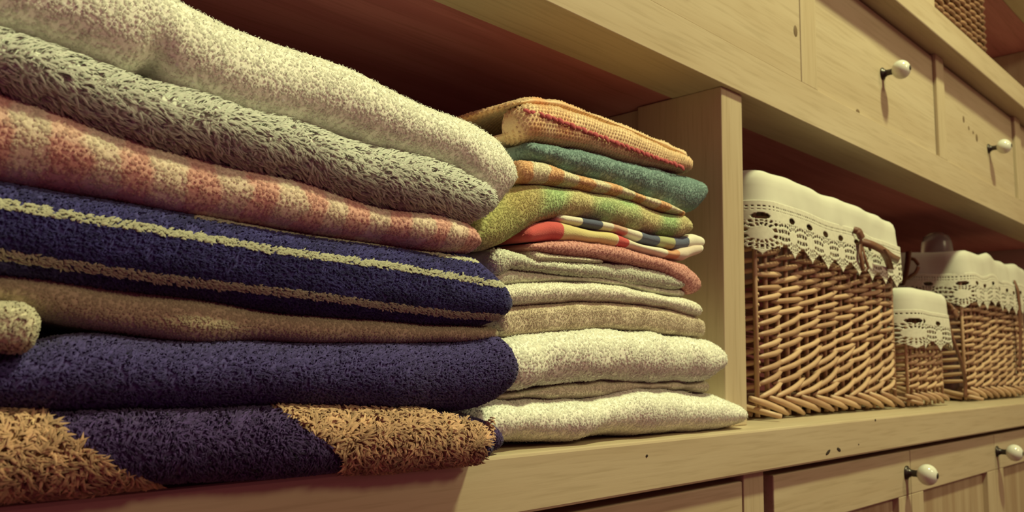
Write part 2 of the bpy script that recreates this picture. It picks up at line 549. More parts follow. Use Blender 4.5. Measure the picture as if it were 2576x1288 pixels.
class Slab:
    """a folded layer of cloth: outline over the front, rounded fold towards the viewer"""
    def __init__(s, top, bot, yf, depth=0.2, xl=None, xr=None, er=0.012, el=0.012, cr=0.02, cl=0.012, rd=None, n=2.2,
                 nx=150, wr=0.0012, wscale=22, seed=1, dy=0.010, sm=2, zmin=0.0, gap=0.0):
        T = np.array([at(x, y, yf + dy) for x, y in top])
        B = np.array([at(x, y, yf + dy) for x, y in bot])
        if xr is None: xr = max(T[-1, 0], B[-1, 0])
        if xl is None: xl = min(T[0, 0], B[0, 0])
        t = np.linspace(0, 1, nx)
        t = 0.5 * t + 0.5 * (0.5 - 0.5 * np.cos(np.pi * t))
        xs = xl + (xr - xl) * t
        zt = smooth1(np.interp(xs, T[:, 0], T[:, 2]), sm)
        zb = np.maximum(smooth1(np.interp(xs, B[:, 0], B[:, 2]), sm), zmin)
        zt = np.maximum(zt, zb + 0.003) - gap
        zc, h = (zt + zb) / 2, (zt - zb) / 2
        kr = np.clip((xs - (xr - er)) / er, 0, 1)
        kl = np.clip(((xl + el) - xs) / el, 0, 1)
        p = 2.3
        pin = np.maximum((1 - kr ** p), 0) ** (1 / p) * np.maximum((1 - kl ** p), 0) ** (1 / p)
        pin = np.maximum(pin, 0.10)
        h = h * pin
        yr = np.clip((xs - (xr - cr)) / cr, 0, 1)
        yl = np.clip(((xl + cl) - xs) / cl, 0, 1)
        yfx = yf + cr * (1 - np.sqrt(np.maximum(1 - yr ** 2, 0))) + cl * (1 - np.sqrt(np.maximum(1 - yl ** 2, 0)))
        th = np.linspace(-np.pi / 2, np.pi / 2, 30)
        sz = np.sign(np.sin(th)) * np.abs(np.sin(th)) ** (2 / n)
        sy = 1 - np.abs(np.cos(th)) ** (2 / n)
        RD = np.minimum((h / pin) * 1.25, 0.03) if rd is None else np.full(nx, rd)
        nb = 7
        back = yf + depth
        rows = []
        fr = np.linspace(0, 1, nb + 1)[:-1] ** 1.0
        for f in fr:                      # underside, back to front
            rows.append(np.stack([xs, back + (yfx + RD - back) * f, zc - h], 1))
        for a, b in zip(sz, sy):
            rows.append(np.stack([xs, yfx + RD * b, zc + h * a], 1))
        for f in fr[::-1]:
            rows.append(np.stack([xs, back + (yfx + RD - back) * f, zc + h], 1))
        P = np.stack(rows, 1)             # nx, ny, 3
        s.nx, s.ny = P.shape[:2]
        Nn = s._normals(P)
        d = fnoise(P.reshape(-1, 3), wscale, seed).reshape(s.nx, s.ny) * wr
        arc = np.exp(-((np.arange(s.ny) - s.ny / 2) / 16.0) ** 4)
        P = P + Nn * (d * arc[None, :])[:, :, None]
        s.P = P
        s.N = s._normals(P)
        s.yf, s.xl, s.xr = yf, xl, xr
        s.zlo, s.zhi = zb.min(), zt.max()
        s.rdm = float(RD.max())

    @staticmethod
    def _normals(P):
        a = np.gradient(P, axis=0)
        b = np.gradient(P, axis=1)
        n = np.cross(a, b)
        n /= np.linalg.norm(n, axis=2)[:, :, None] + 1e-12
        c = n[P.shape[0] // 2, P.shape[1] // 2]
        return n if c[1] < 0 else -n

    def mesh(s, name, colfn):
        nx, ny = s.nx, s.ny
        V = s.P.reshape(-1, 3)
        I = np.arange(nx * ny).reshape(nx, ny)
        Q = np.stack([I[:-1, :-1], I[1:, :-1], I[1:, 1:], I[:-1, 1:]], -1).reshape(-1, 4)
        Q = np.vstack([Q, np.stack([I[:-1, -1], I[1:, -1], I[1:, 0], I[:-1, 0]], -1)])
        fc = np.cross(V[Q[:, 2]] - V[Q[:, 0]], V[Q[:, 3]] - V[Q[:, 1]])
        if (fc * s.N.reshape(-1, 3)[Q[:, 0]]).sum() < 0:
            Q = Q[:, ::-1]
        # end caps: strips that join underside and top across the pinched ends
        for i, fl in ((0, False), (nx - 1, True)):
            r = I[i]
            h = ny // 2
            q = np.stack([r[:h - 1], r[1:h], r[::-1][1:h], r[::-1][:h - 1]], -1)
            Q = np.vstack([Q, q[:, ::-1] if fl else q])
        c = colfn(V)
        return mesh_np(name, V, F4=Q, cols=c)

    def sample(s, spacing, dens, g, ymax=None, facing=-0.22):
        if ymax is None: ymax = s.rdm + 0.005
        P, Nn = s.P, s.N
        c = (P[:-1, :-1] + P[1:, :-1] + P[1:, 1:] + P[:-1, 1:]) / 4
        a = np.linalg.norm(np.cross(P[1:, 1:] - P[:-1, :-1], P[:-1, 1:] - P[1:, :-1]), axis=2) / 2
        n = (Nn[:-1, :-1] + Nn[1:, 1:]) / 2
        v = CAM - c
        v /= np.linalg.norm(v, axis=2)[:, :, None]
        ok = ((v * n).sum(2) > facing) & (c[:, :, 1] < s.yf + ymax)
        a = np.where(ok, a, 0).ravel()
        M = int(a.sum() / spacing ** 2 * dens)
        k = g.choice(len(a), M, p=a / a.sum())
        i, j = np.divmod(k, P.shape[1] - 1)
        u, w = g.random(M)[:, None], g.random(M)[:, None]
        bl = lambda A: (A[i, j] * (1 - u) + A[i + 1, j] * u) * (1 - w) + (A[i, j + 1] * (1 - u) + A[i + 1, j + 1] * u) * w
        p, n = bl(P), bl(Nn)
        n /= np.linalg.norm(n, axis=1)[:, None] + 1e-12
        return p, n


def lattice(slab, su, sv, ymax=0.09):
    """stitch positions in straight rows over the front and top of a slab"""
    P, Nn = slab.P, slab.N
    i0 = P.shape[0] // 2
    arc = np.concatenate([[0], np.cumsum(np.linalg.norm(np.diff(P[i0], axis=0), axis=1))])
    ps, ns = [], []
    xs = P[:, i0 % P.shape[1], 0]
    jj = np.arange(P.shape[1])
    ii = np.arange(P.shape[0])
    for r, a in enumerate(np.arange(0, arc[-1], sv)):
        j = np.interp(a, arc, jj)
        j0 = min(int(j), P.shape[1] - 2)
        f = j - j0
        for x in np.arange(slab.xl + (su / 2 if r % 2 else 0), slab.xr, su):
            i = np.interp(x, P[:, P.shape[1] // 2, 0], ii)
            k0 = min(int(i), P.shape[0] - 2)
            e = i - k0
            B = lambda A: (A[k0, j0] * (1 - e) + A[k0 + 1, j0] * e) * (1 - f) + (A[k0, j0 + 1] * (1 - e) + A[k0 + 1, j0 + 1] * e) * f
            ps.append(B(P))
            ns.append(B(Nn))
    ps, ns = np.array(ps), np.array(ns)
    v = CAM - ps
    ok = ((v * ns).sum(1) / np.linalg.norm(v, axis=1) > -0.35) & (ps[:, 1] < slab.yf + ymax)
    return ps[ok], ns[ok] / (np.linalg.norm(ns[ok], axis=1)[:, None] + 1e-9)


TRIS = [0]
SOFT = 0.7


def tufts(p, n, lean, L, r, col, g, rings=2, jit=0.5, dome=False):
    """one small bent tapering tuft of yarn per point -> V, F4, F3, colours"""
    M = len(p)
    t = lean + g.normal(size=(M, 3)) * jit
    t -= n * (t * n).sum(1)[:, None]
    tl = np.linalg.norm(t, axis=1)[:, None]
    t /= tl + 1e-9
    amt = np.clip(tl, 0.25, 1.1)
    u = np.cross(t, n)
    L = (L * g.uniform(0.7, 1.25, M))[:, None]
    r = (r * g.uniform(0.75, 1.25, M))[:, None]
    if rings == 2:
        A, B, Rr = (-0.15, 0.50, 0.80), (0.0, 0.22, 0.85), (0.8, 1.0)
    else:
        A, B, Rr = (-0.15, 0.35, 0.68, 0.80), (0.0, 0.10, 0.45, 0.95), (0.8, 1.0, 0.85)
    if dome:
        A, B, Rr = (-0.35, 0.45, 0.80), (0.0, 0.15, 0.40), (1.15, 0.85)
    cs = [p + n * (L * a) + t * (L * b * amt) for a, b in zip(A, B)]
    ns_ = 4 if dome else 3
    th = np.arange(ns_) * 2 * np.pi / ns_
    V = []
    for k, rr in enumerate(Rr):
        d = cs[k + 1] - cs[k]
        d /= np.linalg.norm(d, axis=1)[:, None] + 1e-12
        v = np.cross(u, d)
        for a in th:
            V.append(cs[k] + (u * math.cos(a) + v * math.sin(a)) * (r * rr))
    V.append(cs[len(Rr)])
    m = len(V)
    V = np.stack(V, 1).reshape(-1, 3)
    base = (np.arange(M) * m)[:, None]
    q = []
    for k in range(len(Rr) - 1):
        for a in range(ns_):
            b = (a + 1) % ns_
            q.append((k * ns_ + a, k * ns_ + b, k * ns_ + ns_ + b, k * ns_ + ns_ + a))
    o = (len(Rr) - 1) * ns_
    tr = [(o + a, o + (a + 1) % ns_, m - 1) for a in range(ns_)]
    F4 = (base[:, :, None] + np.array(q)[None]).reshape(-1, 4)
    F3 = (base[:, :, None] + np.array(tr)[None]).reshape(-1, 3)
    fc = np.cross(V[F4[:, 2]] - V[F4[:, 0]], V[F4[:, 3]] - V[F4[:, 1]])
    if (fc * (V[F4].mean(1) - np.repeat(cs[1], len(q), 0))).sum() < 0:
        F4, F3 = F4[:, ::-1], F3[:, ::-1]
    C = np.repeat(col, m, 0)
    TRIS[0] += len(F4) * 2 + len(F3)
    # yarn scatters light: soften the shading normals towards the cloth below
    ax = np.repeat(np.stack(cs[:len(Rr)] + [cs[len(Rr) - 1]], 1), [ns_] * len(Rr) + [1], axis=1).reshape(-1, 3)
    d = V - ax
    d /= np.linalg.norm(d, axis=1)[:, None] + 1e-12
    nr = d * (1 - SOFT) + np.repeat(n, m, 0) * SOFT
    nr /= np.linalg.norm(nr, axis=1)[:, None] + 1e-12
    return V, F4, F3, C, nr


def pile(parent, slab, colfn, spacing, dens=1.6, L=1.0, r=0.42, lean=(0, 0, 0), jit=0.6, rings=2, mask=None, seed=3, name='terry_pile',
         var=0.07, ymax=None, mat=None, clump=0.0, label=None, dome=False, grid=None):
    g = np.random.default_rng(seed)
    p, n = lattice(slab, *grid, ymax=ymax or 0.05) if grid else slab.sample(spacing, dens, g, ymax)
    if mask is not None:
        k = mask(p)
        p, n = p[k], n[k]
    if len(p) == 0: return None
    ln = np.tile(np.array(lean, float), (len(p), 1))
    if clump:
        for a in range(3):
            ln[:, a] += clump * fnoise(p, 70, seed + 11 + a)
    col = colfn(p) * (1 + g.normal(size=(len(p), 1)) * var)
    V, F4, F3, C, nr = tufts(p, n, ln, spacing * L, spacing * r, np.clip(col, 0.003, 1), g, rings, jit, dome)
    o = link(name, mesh_np(name, V, F4, F3, C, nrm=nr), mat or M_PILE, None)
    set_parent(o, parent)
    tag(o, label, kind='stuff')
    return o


def const(c):
    c = np.array(c, float)
    return lambda P: np.tile(c, (len(P), 1))


def mix(a, b, t):
    return np.asarray(a)[None] * (1 - t[:, None]) + np.asarray(b)[None] * t[:, None]


def sstep(a, b, x):
    t = np.clip((x - a) / (b - a), 0, 1)
    return t * t * (3 - 2 * t)


def towel(name, slab, colfn, label, group, mat=None, cat='towel'):
    me = slab.mesh(name, colfn)
    o = link(name, me, mat or M_TERRY, None, ((slab.xl + slab.xr) / 2, slab.yf + 0.06, slab.zlo))
    return tag(o, label, cat, group)


LS = 'folded towels in the near stack'
RS = 'folded cloths in the far stack'
WHITE = (0.93, 0.93, 0.84)
CREAM = (0.74, 0.70, 0.56)

# ---- near stack, top to bottom
XLS = -0.03
# white bath towel
s = Slab([(380, -45), (490, 0), (600, 47), (735, 103), (900, 170), (1000, 217), (1120, 270), (1200, 303), (1250, 335), (1285, 385), (1311, 440)],
         [(0, 80), (149, 130), (318, 194), (334, 184), (350, 162), (402, 168), (430, 225), (497, 243), (621, 293), (795, 333), (933, 379), (1072, 405), (1142, 432), (1190, 500), (1222, 548), (1250, 545), (1290, 500), (1311, 445)],
         -0.040, xl=XLS, er=0.010, cr=0.022, rd=0.026, n=2.0, wr=0.0022, wscale=14, seed=1, sm=1, nx=220)
t1 = towel('bath_towel', s, const(WHITE), 'thick white bath towel on top of the near stack', LS)
pile(t1, s, const(WHITE), 0.0019, 1.5, L=0.32, r=0.52, dome=True, lean=(0.05, 0, -0.15), jit=0.6, rings=2, seed=21, clump=0.35, ymax=0.05)
pile(t1, s, const(WHITE), 0.0019, 0.4, L=0.9, r=0.08, lean=(0.1, 0, 0.1), jit=0.9, rings=3, seed=121, name='lint')
# grey-green plush towel
s = Slab([(0, 84), (149, 134), (318, 202), (345, 212), (425, 234), (497, 246), (621, 296), (795, 336), (933, 382), (1072, 406), (1142, 424), (1203, 461), (1239, 495)],
         [(0, 226), (99, 258), (214, 306), (318, 343), (427, 368), (571, 403), (696, 442), (793, 468), (933, 505), (1072, 528), (1185, 556), (1239, 520)],
         -0.043, xl=XLS, er=0.007, cr=0.016, rd=0.018, wr=0.0016, wscale=18, seed=2)
c2 = const((0.77, 0.79, 0.72))
t2 = towel('plush_towel', s, c2, 'pale grey-green plush towel under the white bath towel', LS)
pile(t2, s, c2, 0.0021, 2.2, L=2.1, r=0.30, lean=(0.9, 0, -0.45), jit=0.35, rings=3, seed=22, clump=0.35)
# pink and cream checked towel
def c3(P):
    X = P[:, 0] + 0.0025 * fnoise(P, 60, 5)
    Z = P[:, 2] - P[:, 0] * -0.03 + 0.0015 * fnoise(P, 60, 6)
    per = 0.0285
    bx = sstep(-0.25, 0.25, np.sin(2 * np.pi * (X - 0.088) / per))
    bz = sstep(-0.25, 0.25, np.sin(2 * np.pi * (Z - 0.139) / 0.022))
    t = 0.10 + 0.62 * bx + 0.30 * bz * (0.45 + 0.55 * bx)
    t = np.clip(t + 0.5 * sstep(0.305, 0.325, P[:, 0]), 0, 1)
    return mix((0.84, 0.76, 0.62), (0.77, 0.44, 0.39), t)
s = Slab([(0, 230), (99, 262), (214, 312), (318, 347), (427, 372), (571, 407), (696, 446), (793, 471), (933, 507), (1072, 531), (1180, 559), (1209, 600)],
         [(0, 447), (164, 482), (348, 512), (571, 552), (795, 586), (933, 610), (1072, 626), (1166, 633), (1209, 628)],
         -0.041, xl=XLS, er=0.006, cr=0.012, rd=0.020, wr=0.0018, wscale=16, seed=3)
t3 = towel('checked_towel', s, c3, 'pink and cream checked terry towel above the striped navy one', LS)
pile(t3, s, c3, 0.0020, 1.5, L=0.30, r=0.52, dome=True, lean=(0.1, 0, -0.3), jit=0.6, rings=2, seed=23, clump=0.3)
# navy towel with cream stripes
YF4 = -0.042
s = Slab([(0, 450), (164, 485), (348, 515), (571, 555), (795, 589), (933, 613), (1072, 629), (1186, 634), (1240, 690), (1275, 740), (1286, 768)],
         [(0, 687), (337, 726), (586, 760), (700, 784), (948, 804), (1215, 820), (1255, 806), (1286, 775)],
         YF4, xl=XLS, er=0.006, cr=0.018, rd=0.026, n=2.6, wr=0.0008, wscale=16, seed=4)
NAVY4 = (0.055, 0.048, 0.21)
t4 = towel('striped_towel', s, const(NAVY4), 'navy blue towel with raised cream stripes along its fold', LS)
stripes = [([(500, 545), (700, 578), (910, 608), (1045, 624), (1133, 647), (1205, 660)], 0.0010),
           ([(-150, 492), (0, 517), (199, 552), (398, 586), (596, 616), (700, 635), (933, 666), (1096, 691), (1255, 719)], 0.0017),
           ([(-150, 620), (0, 638), (207, 669), (399, 698), (800, 744), (948, 766), (1146, 789), (1262, 796)], 0.0017),
           ([(-100, 678), (78, 698), (337, 727), (586, 760)], 0.0007)]
lines = []
for pts, hw in stripes:
    W = np.array([at(x, y, YF4 + 0.005) for x, y in pts])
    lines.append((W, hw))
def near(P, k):
    W, hw = lines[k]
    zz = np.interp(P[:, 0], W[:, 0], W[:, 2], left=-9, right=-9)
    return np.abs(P[:, 2] - zz) < hw
def nav4(P):
    return np.array(NAVY4)[None] * (1 + 0.25 * fnoise(P, 40, 9))[:, None]
pile(t4, s, nav4, 0.0015, 2.0, L=1.1, r=0.38, lean=(0.7, 0, -0.35), jit=0.5, rings=2, seed=24, var=0.25,
     mask=lambda P: ~(near(P, 0) | near(P, 1) | near(P, 2)))
for k in range(4):
    pile(t4, s, const((0.66, 0.66, 0.50)), 0.00135, 2.8 if k < 3 else 0.8, L=1.35, r=0.44, lean=(0.9, 0, -0.15), jit=0.5, rings=3, seed=30 + k,
         mask=lambda P, k=k: near(P, k), name='stripe', label='raised cream looped stripe')
# beige towel
BEI = (0.50, 0.42, 0.30)
s = Slab([(0, 690), (337, 729), (586, 763), (700, 787), (948, 807), (1215, 822), (1234, 822)],
         [(0, 770), (85, 794), (155, 812), (259, 833), (363, 848), (518, 864), (622, 858), (800, 866), (1047, 867), (1234, 858)],
         -0.032, xl=XLS, er=0.004, cr=0.006, rd=0.014, wr=0.0012, wscale=18, seed=5)
t5 = towel('beige_towel', s, const(BEI), 'thin beige towel squeezed between the two navy towels', LS)
pile(t5, s, const(BEI), 0.0015, 1.8, L=0.6, r=0.5, dome=True, lean=(0.2, 0, -0.5), jit=0.5, seed=25)
# cream washcloth end at the left
CR = (0.70, 0.65, 0.50)
s = Slab([(-260, 742), (0, 764), (40, 764), (70, 768), (93, 790)], [(-260, 850), (0, 876), (40, 884), (70, 882), (93, 850)],
         -0.052, depth=0.15, xl=XLS + 0.01, er=0.003, cr=0.006, rd=0.014, n=3, wr=0.001, seed=6, nx=90, dy=0.006)
t5b = towel('washcloth', s, const(CR), 'cream washcloth end poking out above the plain navy towel at left', LS)
pile(t5b, s, const(CR), 0.0016, 2.0, L=1.1, r=0.40, seed=26, jit=0.7)
# plain navy towel
s = Slab([(0, 880), (60, 884), (93, 868), (156, 850), (285, 842), (363, 850), (518, 866), (622, 860), (800, 868), (1047, 868), (1180, 860), (1240, 838), (1270, 845), (1290, 890), (1300, 927)],
         [(0, 1035), (425, 1035), (674, 1024), (849, 1031), (1047, 1036), (1161, 1033), (1230, 1018), (1283, 990), (1300, 940)],
         -0.043, xl=XLS, er=0.006, cr=0.018, rd=0.024, wr=0.0014, wscale=14, seed=7)
NAVY6 = (0.078, 0.060, 0.215)
t6 = towel('navy_towel', s, const(NAVY6), 'plain navy blue terry towel resting on the brown patterned one', LS)
pile(t6, s, const(NAVY6), 0.00155, 2.1, L=1.3, r=0.38, lean=(0.5, 0, -0.2), jit=0.6, seed=27, var=0.22, clump=0.3)
# brown and navy patterned towel at the bottom
patch_l = [(-400, 1030), (0, 1043), (85, 1045), (130, 1072), (175, 1098), (225, 1130), (265, 1162), (335, 1190), (430, 1212), (420, 1300), (-400, 1300)]
patch_r = [(695, 1010), (705, 1031), (789, 1091), (868, 1150), (900, 1200), (1180, 1200), (1222, 1150), (1222, 1090), (1195, 1066), (1111, 1048), (1047, 1030)]
def inpoly(px, py, poly):
    ins = np.zeros(len(px), bool)
    n = len(poly)
    for i in range(n):
        x0, y0 = poly[i]
        x1, y1 = poly[(i + 1) % n]
        c = ((y0 > py) != (y1 > py)) & (px < (x1 - x0) * (py - y0) / (y1 - y0 + 1e-9) + x0)
        ins ^= c
    return ins
NAVY7 = (0.085, 0.052, 0.18)
def brown7(P):
    F = P.copy()
    F[:, 1] = -0.046
    px, py = proj(F)
    px = px + 10 * fnoise(P, 90, 15)
    return inpoly(px, py, patch_l) | inpoly(px, py, patch_r)
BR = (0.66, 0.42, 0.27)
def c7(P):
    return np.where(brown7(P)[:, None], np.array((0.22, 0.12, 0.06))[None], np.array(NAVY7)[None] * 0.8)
def br7(P):
    return np.array(BR)[None] * (1 + 0.22 * fnoise(P, 120, 16))[:, None]
s = Slab([(0, 1040), (425, 1040), (674, 1029), (849, 1035), (1047, 1040), (1120, 1050), (1195, 1068), (1226, 1100)],
         [(0, 1252), (207, 1234), (332, 1215), (446, 1212), (622, 1198), (800, 1190), (873, 1182), (1047, 1178), (1195, 1163), (1226, 1130)],
         -0.047, xl=XLS, er=0.005, cr=0.014, rd=0.020, n=2.4, wr=0.0012, wscale=16, seed=8, zmin=0.0008)
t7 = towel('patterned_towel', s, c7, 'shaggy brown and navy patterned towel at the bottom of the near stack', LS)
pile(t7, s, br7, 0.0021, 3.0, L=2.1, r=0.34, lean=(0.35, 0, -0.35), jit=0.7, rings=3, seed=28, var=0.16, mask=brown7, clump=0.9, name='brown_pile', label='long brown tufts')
pile(t7, s, const(NAVY7), 0.0016, 2.2, L=1.8, r=0.30, lean=(0.1, 0, -0.6), jit=0.5, seed=29, var=0.3, mask=lambda P: ~brown7(P), clump=0.5, name='navy_pile')
s2 = Slab([(1000, 1030), (1120, 1044), (1220, 1056), (1250, 1074), (1268, 1100)], [(1000, 1160), (1200, 1142), (1250, 1136), (1268, 1118)],
          -0.026, depth=0.19, er=0.005, cr=0.014, rd=0.014, wr=0.0005, seed=9, nx=60, zmin=0.0008, dy=0.006)
lay = link('folded_layer', s2.mesh('folded_layer', const(NAVY7)), M_TERRY)
set_parent(lay, t7)
pile(t7, s2, const(NAVY7), 0.0014, 1.8, L=1.0, r=0.36, seed=41, var=0.2, name='layer_pile')
sf = at(1228, 1082, -0.028)
g = np.random.default_rng(5)
pp = sf + g.normal(size=(60, 3)) * np.array((0.0014, 0.0012, 0.0040))
V, F4, F3, C, nr = tufts(pp, np.tile((0.25, -0.95, 0.1), (60, 1)), np.tile((0.4, 0, -0.5), (60, 1)), 0.0038, 0.0006, np.tile(BR, (60, 1)), g, 3, 0.5)
o = link('fringe', mesh_np('fringe', V, F4, F3, C), M_TERRY)
set_parent(o, t7)
tag(o, 'small brown tuft at the folded corner', kind='stuff')

# ---- far stack, top to bottom
# waffle-knit orange towel with a pink stitched edge
def c_r1(P):
    t = np.clip(0.35 + 0.55 * fnoise(P, 26, 50), 0, 1)
    c = mix((0.88, 0.68, 0.44), (0.80, 0.42, 0.20), t * sstep(0.52, 0.40, P[:, 0]) * 0.9 + 0.12)
    return c
YR = -0.004
s = Slab([(1306, 268), (1330, 262), (1400, 268), (1500, 300), (1600, 340), (1700, 383), (1736, 402)],
         [(1306, 348), (1330, 352), (1400, 360), (1487, 375), (1584, 405), (1666, 420), (1736, 432)],
         YR, depth=0.024, er=0.006, el=0.010, cr=0.010, cl=0.012, rd=0.012, n=2.6, wr=0.0010, seed=51, nx=120, dy=0.006)
r1 = towel('knitted_towel', s, c_r1, 'orange and cream knitted towel with pink stitched edge, top of the far stack', RS)
pile(r1, s, c_r1, 0.0032, 1.3, L=0.42, r=0.46, dome=True, grid=(0.0034, 0.0031), name='knit_stitches', lean=(0.8, 0, -0.2), jit=0.25, seed=52, var=0.06, ymax=0.09)
# upper folded flap going back
s1b = Slab([(1290, 252), (1330, 246), (1400, 252), (1500, 287), (1600, 328), (1700, 372), (1730, 392)],
           [(1290, 270), (1330, 264), (1400, 272), (1500, 307), (1600, 347), (1700, 389), (1730, 405)],
           YR + 0.010, depth=0.11, er=0.006, el=0.010, cr=0.010, cl=0.004, rd=0.014, wr=0.0012, seed=53, nx=100, dy=0.004)
lay = link('upper_flap', s1b.mesh('upper_flap', c_r1), M_TERRY)
set_parent(lay, r1)
pile(r1, s1b, c_r1, 0.0032, 1.3, L=0.42, r=0.46, dome=True, grid=(0.0034, 0.0031), lean=(0.8, 0, -0.2), jit=0.3, seed=54, ymax=0.10, name='flap_pile')
s1c = Slab([(1296, 322), (1330, 326), (1400, 334), (1487, 350), (1584, 382), (1666, 400), (1728, 414)],
           [(1296, 346), (1330, 350), (1400, 358), (1487, 373), (1584, 403), (1666, 418), (1728, 430)],
           YR + 0.008, depth=0.11, er=0.006, el=0.010, cr=0.010, cl=0.004, rd=0.006, wr=0.0006, seed=57, nx=80, dy=0.004)
lay = link('lower_flap', s1c.mesh('lower_flap', c_r1), M_TERRY)
set_parent(lay, r1)
# pink stitches, one by one
Wp = np.array([at(x, y, YR + 0.0005) for x, y in [(1318, 277), (1400, 304), (1480, 335), (1560, 366), (1640, 396), (1722, 424)]])
V, Q, Tt = tube_np([(-1, 0, 0.15), (-0.45, -0.35, 0.08), (0.2, -0.4, -0.02), (0.75, -0.25, -0.12), (1, 0, -0.2)], [0.25, 0.42, 0.45, 0.4, 0.22], 5)
st_me = mesh_np('stitch', V, Q, Tt)
st_me.materials.append(plain('pink_yarn', (0.55, 0.13, 0.15), 0.9, 0, 0.1, 0.2, 300))
nst = 30
for k in range(nst):
    x = Wp[0, 0] + (Wp[-1, 0] - Wp[0, 0]) * (k + 0.5) / nst
    zz = np.interp(x, Wp[:, 0], Wp[:, 2])
    o = bpy.data.objects.new('stitch', st_me)
    COL.objects.link(o)
    o.location = (x, YR - 0.0006 + (0.0 if 1 < k < nst - 1 else 0.002), zz)
    o.scale = (0.0033, 0.0024, 0.0036 + 0.0012 * (k % 2))
    o.rotation_euler = (0, random.uniform(-0.25, 0.35), 0)
    set_parent(o, r1)


def rtowel(name, label, col, top, bot, yf=YR, sp=0.0015, dens=1.5, L=0.36, r=0.50, lean=(0.3, 0, -0.2), jit=0.6, mat=None, seed=60, var=0.06, piled=True, clump=0.2, cat='towel', dome=True, lint=False, **kw):
    a = dict(er=0.008, el=0.006, cr=0.012, cl=0.006, wr=0.0008, wscale=26, nx=110, dy=0.005)
    a.update(kw)
    s = Slab(top, bot, yf, seed=seed, **a)
    fn = col if callable(col) else const(col)
    o = towel(name, s, fn, label, RS, mat, cat)
    if piled:
        if lint:
            pile(o, s, fn, sp, 0.4, L=0.8, r=0.08, jit=0.9, rings=3, seed=seed + 2, name='lint')
        pile(o, s, fn, sp, dens, L=L, r=r, lean=lean, jit=jit, seed=seed + 1, var=var, clump=clump, dome=dome)
    return o, s


def layer(parent, name, col, top, bot, yf, sp=0.0014, seed=70, mat=None, piled=True, label=None, **kw):
    a = dict(er=0.006, el=0.006, cr=0.010, cl=0.006, wr=0.0006, wscale=26, nx=100, dy=0.004)
    a.update(kw)
    s = Slab(top, bot, yf, seed=seed, **a)
    fn = col if callable(col) else const(col)
    o = link(name, s.mesh(name, fn), mat or M_TERRY)
    set_parent(o, parent)
    if label: o['label'] = label
    if piled:
        pile(parent, s, fn, sp, 1.5, L=0.45, r=0.5, seed=seed + 1, clump=0.2, dome=True)
    return o


rtowel('teal_towel', 'muted teal terry towel second from the top of the far stack', (0.22, 0.34, 0.33),
       [(1326, 357), (1400, 365), (1487, 379), (1576, 407), (1666, 424), (1737, 443), (1780, 462)],
       [(1326, 398), (1380, 411), (1451, 436), (1559, 464), (1666, 507), (1716, 533), (1750, 530), (1780, 490)],
       yf=-0.005, sp=0.0017, L=0.5, r=0.48, lean=(0.7, 0, -0.1), jit=0.4, seed=62, rd=0.014)


def c_r3(P):
    b = sstep(-0.2, 0.2, np.sin(2 * np.pi * (P[:, 0] + 0.002 * fnoise(P, 80, 64) - 0.4205) / 0.034))
    return mix((0.82, 0.76, 0.56), (0.82, 0.50, 0.28), b)
rtowel('orange_check_towel', 'cream towel with orange checks between the teal and green towels', c_r3,
       [(1300, 400), (1330, 402), (1380, 412), (1451, 438), (1559, 467), (1666, 509), (1716, 533), (1724, 536)],
       [(1300, 456), (1344, 460), (1451, 472), (1559, 496), (1666, 529), (1724, 545)],
       yf=-0.009, sp=0.0015, seed=65, rd=0.012)


def c_r4(P):
    t = np.clip(0.5 + 0.9 * fnoise(P, 22, 66), 0, 1)
    c = mix((0.46, 0.64, 0.32), (0.66, 0.60, 0.32), t)
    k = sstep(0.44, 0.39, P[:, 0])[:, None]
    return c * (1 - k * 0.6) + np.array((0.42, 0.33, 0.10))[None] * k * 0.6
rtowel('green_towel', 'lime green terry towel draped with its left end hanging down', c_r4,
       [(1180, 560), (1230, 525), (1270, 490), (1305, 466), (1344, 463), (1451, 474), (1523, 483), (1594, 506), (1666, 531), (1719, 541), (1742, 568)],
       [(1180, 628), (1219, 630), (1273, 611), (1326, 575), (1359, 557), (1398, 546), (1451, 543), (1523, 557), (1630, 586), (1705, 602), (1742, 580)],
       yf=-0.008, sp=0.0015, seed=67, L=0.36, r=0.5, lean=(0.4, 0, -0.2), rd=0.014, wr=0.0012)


# plaid cotton cloth, two thin layers
def bars(px0s, P, w, cols, base):
    c = np.tile(np.array(base, float), (len(P), 1))
    for x0, x1, cc in px0s:
        k = (P[:, 0] > x0) & (P[:, 0] < x1)
        c[k] = cc
    return c
def xw(px, yf=0.0): return at(px, 600, yf + 0.004)[0]
NV = (0.10, 0.12, 0.20)
RD_ = (0.62, 0.10, 0.10)
GN = (0.44, 0.46, 0.24)
def c_r5a(P):
    return bars([(xw(1441), xw(1492), NV), (xw(1520), xw(1556), (0.66, 0.40, 0.30)), (xw(1593), xw(1638), NV), (xw(1638), xw(1676), GN), (xw(1676), xw(1712), NV)], P, 0, None, (0.80, 0.77, 0.64))
def c_r5b(P):
    return bars([(xw(1280), xw(1389), RD_), (xw(1389), xw(1528), (0.70, 0.60, 0.28)), (xw(1530), xw(1556), RD_), (xw(1654), xw(1684), (0.66, 0.34, 0.20)), (xw(1684), xw(1740), (0.70, 0.60, 0.50))], P, 0, None, (0.80, 0.76, 0.62))
r5, _ = rtowel('plaid_tea_towel', 'thin plaid tea towel with navy and red bars under the green towel', c_r5a,
       [(1400, 540), (1451, 545), (1523, 558), (1630, 588), (1709, 598), (1740, 588), (1774, 600)],
       [(1400, 560), (1466, 572), (1540, 584), (1612, 610), (1691, 628), (1774, 622)],
       yf=-0.006, seed=70, mat=M_COTTON, piled=False, rd=0.007, nx=260, sm=1, wr=0.0005)
